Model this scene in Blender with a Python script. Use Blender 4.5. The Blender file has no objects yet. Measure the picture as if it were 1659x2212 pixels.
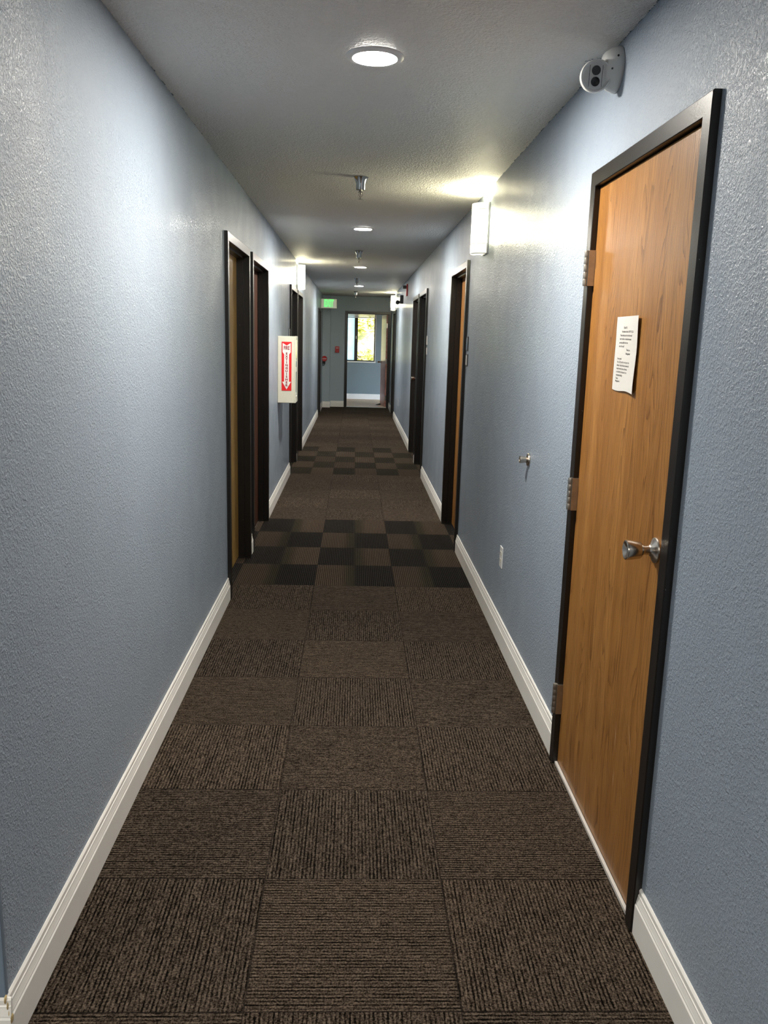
import bpy, bmesh, math, random
from mathutils import Vector, Matrix
random.seed(7)
SC = bpy.context.scene
COL = SC.collection

# ------------------------------------------------------------------ dimensions
XL, XR, H = -0.739, 0.803, 2.487          # wall planes, ceiling height
YC, YE = 1.61, 19.5                       # left outside corner, end wall
YLAND = 22.2                              # far wall of the landing
TX0, TSX, TY0, TSY = -0.234, 0.5204, 1.7124, 0.5   # carpet tile grid

# ------------------------------------------------------------------ node helpers
class NT:
    def __init__(self, mat):
        self.t = mat.node_tree; self.n = self.t.nodes; self.l = self.t.links
    def new(self, typ, **kw):
        nd = self.n.new(typ)
        for k, v in kw.items(): setattr(nd, k, v)
        return nd
    def put(self, sock, v):
        if isinstance(v, bpy.types.NodeSocket): self.l.new(v, sock)
        elif v is not None: sock.default_value = v
    def m(self, op, a, b=None, c=None, clamp=False):
        nd = self.new('ShaderNodeMath', operation=op); nd.use_clamp = clamp
        self.put(nd.inputs[0], a)
        if b is not None: self.put(nd.inputs[1], b)
        if c is not None: self.put(nd.inputs[2], c)
        return nd.outputs[0]
    def xyz(self, x, y, z):
        nd = self.new('ShaderNodeCombineXYZ')
        for i, v in enumerate((x, y, z)): self.put(nd.inputs[i], v)
        return nd.outputs[0]
    def noise(self, vec, scale=1.0, detail=2.0, rough=0.5, dist=0.0):
        nd = self.new('ShaderNodeTexNoise'); self.put(nd.inputs['Vector'], vec)
        nd.inputs['Scale'].default_value = scale; nd.inputs['Detail'].default_value = detail
        nd.inputs['Roughness'].default_value = rough; nd.inputs['Distortion'].default_value = dist
        return nd.outputs['Fac']
    def ramp(self, fac, stops, interp='LINEAR'):
        nd = self.new('ShaderNodeValToRGB'); self.put(nd.inputs[0], fac)
        cr = nd.color_ramp; cr.interpolation = interp
        while len(cr.elements) < len(stops): cr.elements.new(0.5)
        for e, (p, c) in zip(cr.elements, stops):
            e.position = p; e.color = (*c, 1) if len(c) == 3 else c
        return nd.outputs[0]
    def mix(self, fac, a, b, blend='MIX'):
        nd = self.new('ShaderNodeMix', data_type='RGBA', blend_type=blend)
        self.put(nd.inputs[0], fac)
        for s, v in ((nd.inputs[6], a), (nd.inputs[7], b)):
            if isinstance(v, (tuple, list)): v = (*v, 1) if len(v) == 3 else v
            self.put(s, v)
        return nd.outputs[2]
    def sstep(self, x, lo, hi, a=0.0, b=1.0):
        nd = self.new('ShaderNodeMapRange', interpolation_type='SMOOTHSTEP')
        self.put(nd.inputs[0], x)
        for i, v in enumerate((lo, hi, a, b)): nd.inputs[i + 1].default_value = v
        return nd.outputs[0]
    def pos(self):
        return self.new('ShaderNodeNewGeometry').outputs['Position']
    def obj(self):
        return self.new('ShaderNodeTexCoord').outputs['Object']
    def sep(self, v):
        nd = self.new('ShaderNodeSeparateXYZ'); self.put(nd.inputs[0], v); return nd.outputs
    def bump(self, h, strength, dist):
        nd = self.new('ShaderNodeBump'); nd.inputs['Strength'].default_value = strength
        nd.inputs['Distance'].default_value = dist; self.put(nd.inputs['Height'], h)
        return nd.outputs[0]

def mat(name, col=(.5, .5, .5), rough=.5, metal=0.0, spec=.5, coat=0.0, emit=None, es=0.0, trans=0.0):
    m = bpy.data.materials.new(name); m.use_nodes = True
    b = m.node_tree.nodes['Principled BSDF']
    b.inputs['Base Color'].default_value = (*col, 1)
    b.inputs['Roughness'].default_value = rough; b.inputs['Metallic'].default_value = metal
    b.inputs['Specular IOR Level'].default_value = spec
    b.inputs['Coat Weight'].default_value = coat; b.inputs['Coat Roughness'].default_value = .15
    b.inputs['Transmission Weight'].default_value = trans
    if emit:
        b.inputs['Emission Color'].default_value = (*emit, 1); b.inputs['Emission Strength'].default_value = es
    return m, NT(m), b

def plain(name, col, rough=.5, var=.08, scale=14.0, bump=0.0, **kw):
    """plain painted / moulded surface with faint procedural mottling"""
    m, t, b = mat(name, col, rough, **kw)
    n = t.noise(t.obj(), scale, 4)
    c = t.mix(n, tuple(x * (1 - var) for x in col), tuple(min(1, x * (1 + var)) for x in col))
    t.put(b.inputs['Base Color'], c)
    if bump: t.put(b.inputs['Normal'], t.bump(t.noise(t.obj(), scale * 14, 2), bump, .002))
    return m

# ------------------------------------------------------------------ materials
def wall_mat(name, base, seed=0.0, strength=.55):
    m, t, b = mat(name, base, .5, spec=.30)
    p = t.pos(); s = t.sep(p)
    v = t.xyz(t.m('ADD', s[0], seed), s[1], s[2])
    n1 = t.noise(v, 160, 2.5, .55, .4)         # orange peel
    n2 = t.noise(v, 82, 2.0, .5, .6)           # roller lumps
    h = t.m('ADD', t.sstep(n1, .40, .70), t.m('MULTIPLY', t.sstep(n2, .45, .66), .7))
    bn = t.bump(h, strength, .0021)
    t.put(b.inputs['Normal'], bn); t.put(b.inputs['Coat Normal'], bn)
    b.inputs['Coat Weight'].default_value = .24; b.inputs['Coat Roughness'].default_value = .15
    big = t.noise(v, 1.3, 4, .55)
    c = t.mix(big, tuple(x * .93 for x in base), tuple(x * 1.07 for x in base))
    c = t.mix(t.sstep(n2, .55, .75, 0, .25), c, tuple(x * .88 for x in base))
    t.put(b.inputs['Base Color'], c)
    t.put(b.inputs['Roughness'], t.sstep(t.noise(v, 5, 3), .3, .7, .44, .56))
    return m
WALL = wall_mat('blue_grey_wall_paint', (.27, .322, .388))
WALL3 = wall_mat('landing_paint_darkened', (.175, .232, .265), 6.0, .2)  # landing walls: copy of the end wall paint, darkened to tone down daylight
WALL2 = wall_mat('end_wall_paint_lightened', (.37, .45, .50), 3.0, .2)  # end wall: teal grey paint lightened to make up for weak light

def ceil_mat(edge=True):
    base = (.72, .705, .685)
    m, t, b = mat('textured_ceiling_paint', base, .55, spec=.5)
    v = t.pos()
    n1 = t.noise(v, 105, 2, .55, .5); n2 = t.noise(v, 50, 2, .5, .8)
    h = t.m('ADD', t.sstep(n1, .4, .68), t.m('MULTIPLY', t.sstep(n2, .42, .64), .8))
    t.put(b.inputs['Normal'], t.bump(h, .7, .0045))
    c = t.mix(t.noise(v, 1.1, 4), tuple(x * .94 for x in base), tuple(x * 1.05 for x in base))
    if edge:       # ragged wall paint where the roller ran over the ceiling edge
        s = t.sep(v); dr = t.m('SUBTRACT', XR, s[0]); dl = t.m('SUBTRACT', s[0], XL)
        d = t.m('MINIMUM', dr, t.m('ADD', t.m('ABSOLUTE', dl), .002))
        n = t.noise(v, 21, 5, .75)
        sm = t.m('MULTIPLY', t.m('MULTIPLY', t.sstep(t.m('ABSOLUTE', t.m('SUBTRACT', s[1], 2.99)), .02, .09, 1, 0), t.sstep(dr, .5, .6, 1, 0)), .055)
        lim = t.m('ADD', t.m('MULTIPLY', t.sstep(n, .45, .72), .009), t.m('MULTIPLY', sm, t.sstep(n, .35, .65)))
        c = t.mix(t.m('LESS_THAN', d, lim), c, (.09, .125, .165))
    t.put(b.inputs['Base Color'], c)
    return m
CEIL = ceil_mat()

def carpet_mat():
    m, t, b = mat('brown_carpet_tile', (.06, .045, .036), .95, spec=.04)
    s = t.sep(t.pos()); x, y = s[0], s[1]
    cu = t.m('DIVIDE', t.m('SUBTRACT', x, TX0), TSX); rv = t.m('DIVIDE', t.m('SUBTRACT', y, TY0), TSY)
    col = t.m('FLOOR', cu); row = t.m('FLOOR', rv)
    fu = t.m('FRACT', cu); fv = t.m('FRACT', rv)
    def between(v, lo, hi):
        return t.m('MULTIPLY', t.m('GREATER_THAN', v, lo - .5), t.m('LESS_THAN', v, hi + .5))
    z1 = between(row, 7, 10); z2 = between(row, 16, 20)
    zone = t.m('ADD', z1, z2, clamp=True)
    par = t.m('FLOORED_MODULO', t.m('ADD', col, row), 2.0)
    vert = t.m('MAXIMUM', t.m('GREATER_THAN', par, .5), zone)
    def sel(f, a, c):      # f ? a : c
        return t.m('ADD', t.m('MULTIPLY', a, f), t.m('MULTIPLY', c, t.m('SUBTRACT', 1.0, f)))
    sc = sel(vert, x, y); tc = sel(vert, y, x)
    wn = t.new('ShaderNodeTexWhiteNoise', noise_dimensions='2D'); t.put(wn.inputs['Vector'], t.xyz(col, row, 0.0))
    tid = wn.outputs['Value']
    off = t.m('MULTIPLY', tid, 37.0)
    # wandering pile rows
    wob = t.m('MULTIPLY', t.m('SUBTRACT', t.noise(t.xyz(t.m('MULTIPLY', sc, 60), t.m('MULTIPLY', tc, 45), off), 1.0, 2), .5), .0030)
    sw = t.m('ADD', sc, wob)
    wave = t.m('MULTIPLY_ADD', t.m('SINE', t.m('MULTIPLY', sw, 2 * math.pi / .0112)), .5, .5)
    keep = t.noise(t.xyz(t.m('MULTIPLY', sc, 88), t.m('MULTIPLY', tc, 7), off), 1.0, 2, .6)     # which grooves open up
    groove = t.m('MULTIPLY', t.sstep(wave, .05, .50, 1, 0), t.sstep(keep, .40, .66))
    hair = t.noise(t.xyz(t.m('MULTIPLY', sw, 260), t.m('MULTIPLY', tc, 40), off), 1.0, 2, .6)
    loop = t.noise(t.xyz(sc, tc, off), 190, 2.5, .65)
    h = t.m('ADD', t.m('MULTIPLY', t.sstep(loop, .30, .66), .48), t.m('MULTIPLY', t.sstep(hair, .30, .66), .30))
    h = t.m('ADD', h, t.m('MULTIPLY', wave, .22)); h = t.m('SUBTRACT', h, t.m('MULTIPLY', groove, .34))
    brown = t.ramp(h, [(.08, (.002, .0014, .001)), (.30, (.013, .0090, .0062)), (.56, (.052, .0385, .0285)), (.95, (.145, .112, .085))])
    # two-tone tiles of the chequered bands: crisp ribs, half brown and half near black
    rib = t.m('MULTIPLY_ADD', t.m('SINE', t.m('MULTIPLY', t.m('ADD', x, t.m('MULTIPLY', wob, .35)), 2 * math.pi / .0128)), .5, .5)
    hz = t.m('ADD', t.m('MULTIPLY', rib, .62), t.m('MULTIPLY', t.sstep(loop, .3, .7), .38))
    zb = t.ramp(hz, [(.1, (.011, .007, .005)), (.55, (.046, .034, .024)), (1.0, (.100, .076, .056))])
    zo = t.ramp(hz, [(.1, (.007, .006, .004)), (.55, (.026, .022, .014)), (1.0, (.052, .045, .031))])
    zd = t.ramp(hz, [(.1, (.002, .0018, .0017)), (.55, (.010, .0085, .0076)), (1.0, (.040, .034, .030))])
    odd = t.m('GREATER_THAN', t.m('FLOORED_MODULO', row, 2.0), .5)
    g = sel(odd, fu, t.m('SUBTRACT', 1.0, fu))            # dark half sits at g > .5
    c1 = t.mix(t.sstep(g, .30, .44), zb, zo)
    c1 = t.mix(t.sstep(g, .47, .53), c1, zd)
    c2 = t.mix(t.sstep(g, .485, .515), zb, t.mix(.55, zd, zo))
    base = t.mix(z1, brown, c1); base = t.mix(z2, base, c2)
    darkrow = between(row, 31, 32)
    base = t.mix(t.m('MULTIPLY', darkrow, .25), base, (.018, .015, .013))
    tone = t.mix(tid, (.95, .96, .97), (1.24, 1.22, 1.20))
    base = t.mix(1.0, base, tone, 'MULTIPLY')
    wear = t.noise(t.pos(), .9, 4)
    base = t.mix(1.0, base, t.mix(wear, (.86, .86, .86), (1.12, 1.12, 1.12)), 'MULTIPLY')
    # seams
    eu = t.m('MINIMUM', fu, t.m('SUBTRACT', 1.0, fu)); ev = t.m('MINIMUM', fv, t.m('SUBTRACT', 1.0, fv))
    e = t.m('MINIMUM', t.m('MULTIPLY', eu, TSX), t.m('MULTIPLY', ev, TSY))
    seam = t.sstep(e, .0006, .0035, .7, 0.0)
    base = t.mix(seam, base, (.012, .009, .008))
    # pale worn streaks on the left of the far chequered band
    ws = t.noise(t.xyz(t.m('MULTIPLY', x, 2.5), t.m('MULTIPLY', y, 13), 2.0), 1.0, 4, .7)
    wm = t.m('MULTIPLY', t.m('MULTIPLY', t.sstep(t.m('ABSOLUTE', t.m('ADD', x, .42)), .15, .40, 1, 0), t.sstep(t.m('ABSOLUTE', t.m('SUBTRACT', y, 11.7)), .2, .65, 1, 0)), t.sstep(ws, .56, .72))
    base = t.mix(t.m('MULTIPLY', wm, .75), base, (.16, .135, .115))
    t.put(b.inputs['Base Color'], base)
    t.put(b.inputs['Normal'], t.bump(t.m('SUBTRACT', sel(zone, hz, h), t.m('MULTIPLY', seam, .4)), .85, .006))
    return m
CARPET = carpet_mat()

def wood_mat(name, c_dark, c_mid, c_light, axis_u='y', rough=.33, coat=.35, seed=0.0):
    m, t, b = mat(name, c_mid, rough, spec=.32, coat=coat)
    s = t.sep(t.obj()); u = s[0] if axis_u == 'x' else s[1]; z = s[2]
    warp = t.noise(t.xyz(t.m('MULTIPLY', u, 4.5), t.m('MULTIPLY', z, .62), seed), 1.0, 2.5, .5)
    ring = t.m('ADD', t.m('MULTIPLY', u, 62), t.m('MULTIPLY', warp, 34.0))
    rings = t.m('FRACT', t.m('ADD', ring, t.m('MULTIPLY', t.noise(t.xyz(t.m('MULTIPLY', u, 55), t.m('MULTIPLY', z, 2.5), seed), 1.0, 2), .9)))
    line = t.m('MULTIPLY', t.m('POWER', rings, 4.0), t.sstep(t.noise(t.xyz(t.m('MULTIPLY', u, 20), t.m('MULTIPLY', z, .8), seed + 2), 1.0, 2), .30, .62, .25, 1.0))
    pores = t.noise(t.xyz(t.m('MULTIPLY', u, 420), t.m('MULTIPLY', z, 9), seed), 1.0, 2, .6)
    band = t.noise(t.xyz(t.m('MULTIPLY', u, 14), t.m('MULTIPLY', z, .35), seed + 4), 1.0, 3, .55)
    c = t.mix(t.sstep(band, .3, .7), c_mid, c_light)
    c = t.mix(t.m('MULTIPLY', line, .85), c, c_dark)
    c = t.mix(t.sstep(pores, .48, .66, 0, .55), c, c_dark)
    t.put(b.inputs['Base Color'], c)
    t.put(b.inputs['Normal'], t.bump(t.m('ADD', t.m('MULTIPLY', pores, -1.0), t.m('MULTIPLY', line, -.4)), .35, .0012))
    return m
OAK = wood_mat('oak_veneer', (.095, .033, .006), (.285, .124, .028), (.365, .172, .046), 'y', .40, .10, 1.7)
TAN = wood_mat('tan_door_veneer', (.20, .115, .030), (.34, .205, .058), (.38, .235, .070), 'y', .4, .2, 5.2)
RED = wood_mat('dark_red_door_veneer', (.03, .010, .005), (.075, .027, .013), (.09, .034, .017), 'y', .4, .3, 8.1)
OAKX = wood_mat('veneer_with_window_sheen', (.34, .13, .10), (.56, .30, .26), (.62, .35, .30), 'y', .42, .18, 3.3)  # pink of the reflected window is put into the wood colour

FRAME = plain('dark_bronze_frame_paint', (.0075, .006, .005), .33, .25, 20, .12, spec=.5)
_m = FRAME; _t = NT(_m); _b = _m.node_tree.nodes['Principled BSDF']     # small chips in the frame paint
_src = _b.inputs['Base Color'].links[0].from_socket
_t.put(_b.inputs['Base Color'], _t.mix(_t.sstep(_t.noise(_t.obj(), 48, 3, .7), .735, .75, 0, .7), _src, (.30, .29, .27)))
WHITE = plain('white_trim_paint', (.82, .80, .755), .42, .05, 9)
PLASTW = plain('white_plastic', (.70, .70, .69), .35, .03)
IVORY = plain('ivory_steel_paint', (.66, .64, .53), .4, .06, 12)
BLACK = plain('black_plastic', (.012, .012, .013), .25, .1)
DGREY = plain('charcoal_plastic', (.045, .047, .05), .45, .1)
RIM = plain('dark_rubber', (.01, .01, .01), .6, .1)
REDP = plain('red_painted_metal', (.50, .022, .020), .35, .1)
REDS = plain('red_sign_ink', (.72, .012, .018), .45, .05)
INKR = plain('dark_red_lettering', (.30, .010, .018), .5, .05)
SIGNW = plain('white_sign_vinyl', (.80, .78, .74), .45, .03)
PAPER = plain('white_paper', (.54, .53, .50), .75, .04, 18)
INK = plain('grey_ink', (.13, .125, .12), .7, .05)
CHROME = plain('chrome_plate', (.62, .62, .62), .14, .05, metal=1.0)
NICKEL = plain('satin_nickel', (.52, .47, .41), .24, .06, 30, metal=1.0)
HINGE = plain('worn_hinge_steel', (.43, .39, .34), .36, .25, 45, metal=1.0)
ALU = plain('brushed_aluminium', (.72, .70, .67), .35, .1, 40, metal=.6)
STRIP = plain('pale_threshold_strip', (.56, .53, .50), .5, .15, 30)
CAULK = plain('yellowed_caulk', (.52, .40, .19), .6, .3, 60)
BEAD = plain('metal_corner_bead_paint', (.17, .22, .28), .3, .1, 20)
VINYL = None
def vinyl_mat():
    m, t, b = mat('landing_vinyl', (.4, .33, .23), .35, spec=.4)
    v = t.pos()
    n = t.noise(v, 18, 5, .65); n2 = t.noise(v, 3, 3)
    c = t.mix(n, (.56, .31, .11), (.88, .58, .29)); c = t.mix(t.sstep(n2, .4, .7, 0, .35), c, (.45, .32, .17))
    t.put(b.inputs['Base Color'], c)
    return m
VINYL = vinyl_mat()

def emit_mat(name, col, strength):
    m, t, b = mat(name, (.8, .8, .8), .5, emit=col, es=strength)
    g = t.new('ShaderNodeObjectInfo')    # plain lamp: nothing else drives it
    return m
LAMP = emit_mat('led_diffuser', (1.0, .945, .85), 86)
SCONCE = emit_mat('sconce_glass', (1.0, .93, .62), 3.1)
SCONCE_BAND = emit_mat('sconce_glass_band', (1.0, .98, .74), .085)
BULB = emit_mat('sconce_bulb', (1.0, .92, .60), 300)
EXITG = emit_mat('exit_letters', (.0, 1.0, .10), .07)
EXITF = emit_mat('exit_sign_face', (.95, .78, .58), .009)

def glass_mat():
    m = bpy.data.materials.new('window_glass'); m.use_nodes = True; t = NT(m)
    t.n.clear()
    o = t.new('ShaderNodeOutputMaterial'); g = t.new('ShaderNodeBsdfGlossy'); tr = t.new('ShaderNodeBsdfTransparent')
    g.inputs['Roughness'].default_value = .02; mx = t.new('ShaderNodeMixShader'); fr = t.new('ShaderNodeFresnel')
    fr.inputs['IOR'].default_value = 1.45
    t.l.new(fr.outputs[0], mx.inputs[0]); t.l.new(tr.outputs[0], mx.inputs[1]); t.l.new(g.outputs[0], mx.inputs[2])
    t.l.new(mx.outputs[0], o.inputs[0])
    return m
GLASS = glass_mat()
def frost_mat():
    m = bpy.data.materials.new('frosted_window_glass'); m.use_nodes = True; t = NT(m); t.n.clear()
    o = t.new('ShaderNodeOutputMaterial'); a = t.new('ShaderNodeBsdfTranslucent'); d = t.new('ShaderNodeBsdfDiffuse')
    n = t.noise(t.pos(), 6, 4)
    c = t.mix(n, (.55, .72, .92), (.75, .88, .98)); t.put(a.inputs[0], c); t.put(d.inputs[0], c)
    mx = t.new('ShaderNodeMixShader'); mx.inputs[0].default_value = .12
    t.l.new(a.outputs[0], mx.inputs[1]); t.l.new(d.outputs[0], mx.inputs[2]); t.l.new(mx.outputs[0], o.inputs[0])
    return m
FROST = frost_mat()
CABGLASS, _t, _b = mat('cabinet_glass', (.22, .34, .27), .08, spec=.6)
_t.put(_b.inputs['Base Color'], _t.mix(_t.noise(_t.obj(), 9, 2), (.17, .27, .21), (.27, .40, .33)))

# ------------------------------------------------------------------ mesh helpers
def link(name, me, m, parent=None):
    o = bpy.data.objects.new(name, me); COL.objects.link(o)
    if m is not None: me.materials.append(m)
    if parent is not None: o.parent = parent
    return o
def done(name, bm, m, parent=None, smooth=None, bevel=0.0, loc=None):
    bmesh.ops.remove_doubles(bm, verts=bm.verts, dist=1e-6)
    bmesh.ops.recalc_face_normals(bm, faces=bm.faces)
    me = bpy.data.meshes.new(name); bm.to_mesh(me); bm.free()
    o = link(name, me, m, parent)
    if loc is not None: o.location = loc
    if bevel:
        md = o.modifiers.new('bevel', 'BEVEL'); md.width = bevel; md.segments = 2; md.limit_method = 'ANGLE'
    if smooth is not None:
        for p in me.polygons: p.use_smooth = True
        if hasattr(me, 'set_sharp_from_angle'): me.set_sharp_from_angle(angle=math.radians(smooth))
    return o
def box(bm, x0, x1, y0, y1, z0, z1):
    v = [bm.verts.new(c) for c in ((x0, y0, z0), (x1, y0, z0), (x1, y1, z0), (x0, y1, z0),
                                   (x0, y0, z1), (x1, y0, z1), (x1, y1, z1), (x0, y1, z1))]
    for f in ((0, 3, 2, 1), (4, 5, 6, 7), (0, 1, 5, 4), (1, 2, 6, 5), (2, 3, 7, 6), (3, 0, 4, 7)):
        bm.faces.new([v[i] for i in f])
def boxo(name, m, x0, x1, y0, y1, z0, z1, parent=None, bevel=0.0):
    bm = bmesh.new(); box(bm, min(x0, x1), max(x0, x1), min(y0, y1), max(y0, y1), z0, z1)
    return done(name, bm, m, parent, bevel=bevel)
def lathe(bm, prof, M=Matrix(), n=40):
    """prof: list of (radius, height) about local z"""
    rings = []
    for r, h in prof:
        if r < 1e-6: rings.append([bm.verts.new(M @ Vector((0, 0, h)))])
        else: rings.append([bm.verts.new(M @ Vector((r * math.cos(2 * math.pi * k / n), r * math.sin(2 * math.pi * k / n), h))) for k in range(n)])
    for a, b in zip(rings, rings[1:]):
        for k in range(n):
            q = []
            for v in (a[k % len(a)], a[(k + 1) % len(a)], b[(k + 1) % len(b)], b[k % len(b)]):
                if v not in q: q.append(v)
            if len(q) > 2: bm.faces.new(q)
    for ring, rev in ((rings[0], True), (rings[-1], False)):
        if len(ring) > 2: bm.faces.new(ring[::-1] if rev else ring)
def latheo(name, m, prof, M=Matrix(), parent=None, n=40, smooth=35):
    bm = bmesh.new(); lathe(bm, prof, M, n); return done(name, bm, m, parent, smooth=smooth)
def prism(bm, pts, f, a, b):
    """pts 2D outline, f(u,v,w) -> 3D, extruded w from a to b"""
    va = [bm.verts.new(f(u, v, a)) for u, v in pts]; vb = [bm.verts.new(f(u, v, b)) for u, v in pts]
    bm.faces.new(va[::-1]); bm.faces.new(vb)
    n = len(pts)
    for i in range(n): bm.faces.new((va[i], va[(i + 1) % n], vb[(i + 1) % n], vb[i]))
def prismo(name, m, pts, f, a, b, parent=None, bevel=0.0, smooth=None):
    bm = bmesh.new(); prism(bm, pts, f, a, b); return done(name, bm, m, parent, bevel=bevel, smooth=smooth)
def axisM(loc, z):
    """matrix taking local z to direction z at loc"""
    return Matrix.Translation(Vector(loc)) @ Vector(z).to_track_quat('Z', 'Y').to_matrix().to_4x4()
def tube(bm, pts, r, n=10):
    pts = [Vector(p) for p in pts]; rings = []
    for i, p in enumerate(pts):
        d = (pts[min(i + 1, len(pts) - 1)] - pts[max(i - 1, 0)]).normalized()
        q = d.to_track_quat('Z', 'Y')
        rings.append([bm.verts.new(p + q @ Vector((r * math.cos(2 * math.pi * k / n), r * math.sin(2 * math.pi * k / n), 0))) for k in range(n)])
    for a, b in zip(rings, rings[1:]):
        for k in range(n): bm.faces.new((a[k], a[(k + 1) % n], b[(k + 1) % n], b[k]))
    bm.faces.new(rings[0][::-1]); bm.faces.new(rings[-1])
def tag(o, label, cat, group=None, kind=None):
    o['label'] = label; o['category'] = cat
    if group: o['group'] = group
    if kind: o['kind'] = kind
    return o
def empty(name, loc, label, cat, group=None, kind=None):
    o = bpy.data.objects.new(name, None); COL.objects.link(o); o.location = loc; o.empty_display_size = .1
    return tag(o, label, cat, group, kind)
def adopt(root):
    """parts are modelled in world coordinates: move them into the root's frame"""
    bpy.context.view_layer.update()
    inv = root.matrix_world.inverted()
    for c in root.children:
        c.data.transform(inv)
        for g in c.children:
            g.data.transform(inv)
            for k in g.children: k.data.transform(inv)
def text_mesh(name, body, size, m, M, parent=None, sx=1.0, align='CENTER', bold=0.0, extrude=.0004, spacing=1.0):
    cu = bpy.data.curves.new(name, 'FONT'); cu.body = body; cu.size = size; cu.align_x = align; cu.align_y = 'CENTER'
    cu.offset = bold; cu.extrude = extrude; cu.space_line = spacing; cu.resolution_u = 3
    o = bpy.data.objects.new(name, cu); COL.objects.link(o)
    dg = bpy.context.evaluated_depsgraph_get()
    me = bpy.data.meshes.new_from_object(o.evaluated_get(dg)); bpy.data.objects.remove(o); bpy.data.curves.remove(cu)
    me.transform(M @ Matrix.Diagonal((sx, 1, 1, 1))); me.name = name
    return link(name, me, m, parent)
def frameM(loc, right, up):
    r = Vector(right).normalized(); u = Vector(up).normalized(); n = r.cross(u)
    return Matrix.Translation(Vector(loc)) @ Matrix((r, u, n)).transposed().to_4x4()

# ------------------------------------------------------------------ room shell
def wall_comb(y0, y1, openings, top=H):
    """outline of a wall with door openings that reach the floor (openings sorted)"""
    p = [(y0, 0)]
    for a, b, h in openings: p += [(a, 0), (a, h), (b, h), (b, 0)]
    return p + [(y1, 0), (y1, top), (y0, top)]
FW, FP = .05, .020       # frame face width and how far it stands off the wall
HEAD = 2.135
L_DOORS = [(4.89, 5.91), (6.06, 7.16), (9.66, 10.66), (10.77, 11.77), (17.0, 17.98)]
R_DOORS = [(1.985, 2.965), (6.155, 7.175), (9.62, 10.70), (10.84, 11.86), (16.98, 18.06)]
def ops(ds): return [(a + .045, b - .045, HEAD - .045) for a, b in ds]
T = .13
bm = bmesh.new(); prism(bm, wall_comb(YC, YE + .13, ops(L_DOORS)), lambda u, v, w: (XL - w, u, v), 0, T)
tag(done('wall_left', bm, WALL), 'blue grey textured corridor wall on the left with five dark door openings', 'wall', kind='structure')
bm = bmesh.new(); prism(bm, wall_comb(-4.0, YE + .13, ops(R_DOORS)), lambda u, v, w: (XR + w, u, v), 0, T)
tag(done('wall_right', bm, WALL), 'blue grey textured corridor wall on the right beside the oak door', 'wall', kind='structure')
tag(boxo('wall_return', WALL, -2.6, XL - .0005, YC, YC + .13, 0, H), 'blue grey wall turning away at the near left corner', 'wall', kind='structure')
tag(boxo('wall_alcove', WALL, -2.73, -2.6, -4.0, YC + .13, 0, H), 'blue grey side wall of the near left alcove', 'wall', kind='structure')
tag(boxo('wall_back', WALL, -2.73, XR + T, -4.13, -4.0, 0, H), 'blue grey wall closing the corridor behind the viewer', 'wall', kind='structure')
bm = bmesh.new()
prism(bm, [(XL, 0), (-.195, 0), (-.195, HEAD - .01), (.765, HEAD - .01), (.765, 0), (XR, 0), (XR, H), (XL, H)], lambda u, v, w: (u, YE + w, v), 0, .13)
tag(done('wall_end', bm, WALL2), 'teal grey end wall with the open doorway to the landing', 'wall', kind='structure')
tag(boxo('wall_corner', WALL2, XL + .0005, -.566, 19.25, YE - .0005, 0, H - .001), 'shallow boxed out pier in the left corner of the end wall', 'wall', kind='structure')
tag(boxo('floor', CARPET, -2.73, XR + T, -4.13, YE + .03, -.05, 0), 'brown striped carpet tile floor with two chequered bands', 'floor', kind='structure')
tag(boxo('ceiling', CEIL, -2.73, XR + T, -4.13, YE + .13, H, H + .1), 'grey textured corridor ceiling', 'ceiling', kind='structure')
# landing
tag(boxo('floor_landing', VINYL, -1.6, 2.0, YE + .03, YLAND + .02, -.05, 0), 'beige vinyl floor of the landing beyond the doorway', 'floor', kind='structure')
tag(boxo('ceiling_landing', CEIL, -1.6, 2.0, YE + .13, YLAND + .15, H, H + .1), 'pale ceiling of the landing beyond the doorway', 'ceiling', kind='structure')
WX0, WX1, WZ0, WZ1 = -.47, .515, .975, 2.235
bm = bmesh.new()
def wl(u, v, w): return (u, YLAND + w, v)
box(bm, -1.6, WX0, YLAND, YLAND + .15, 0, H); box(bm, WX1, 2.0, YLAND, YLAND + .15, 0, H)
box(bm, WX0, WX1, YLAND, YLAND + .15, 0, WZ0); box(bm, WX0, WX1, YLAND, YLAND + .15, WZ1, H)
bmesh.ops.remove_doubles(bm, verts=bm.verts, dist=1e-5)
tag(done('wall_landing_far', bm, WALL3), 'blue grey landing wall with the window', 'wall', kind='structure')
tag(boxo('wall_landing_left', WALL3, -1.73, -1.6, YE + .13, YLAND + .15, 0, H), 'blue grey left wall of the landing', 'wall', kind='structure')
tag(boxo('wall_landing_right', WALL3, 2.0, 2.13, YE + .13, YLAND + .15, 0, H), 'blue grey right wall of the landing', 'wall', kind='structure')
tag(boxo('trim_1', BEAD, XL - .012, XL + .004, YC - .004, YC + .012, .135, H - .002, bevel=.003), 'painted metal corner bead at the near left wall corner', 'corner bead', kind='structure')

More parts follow.
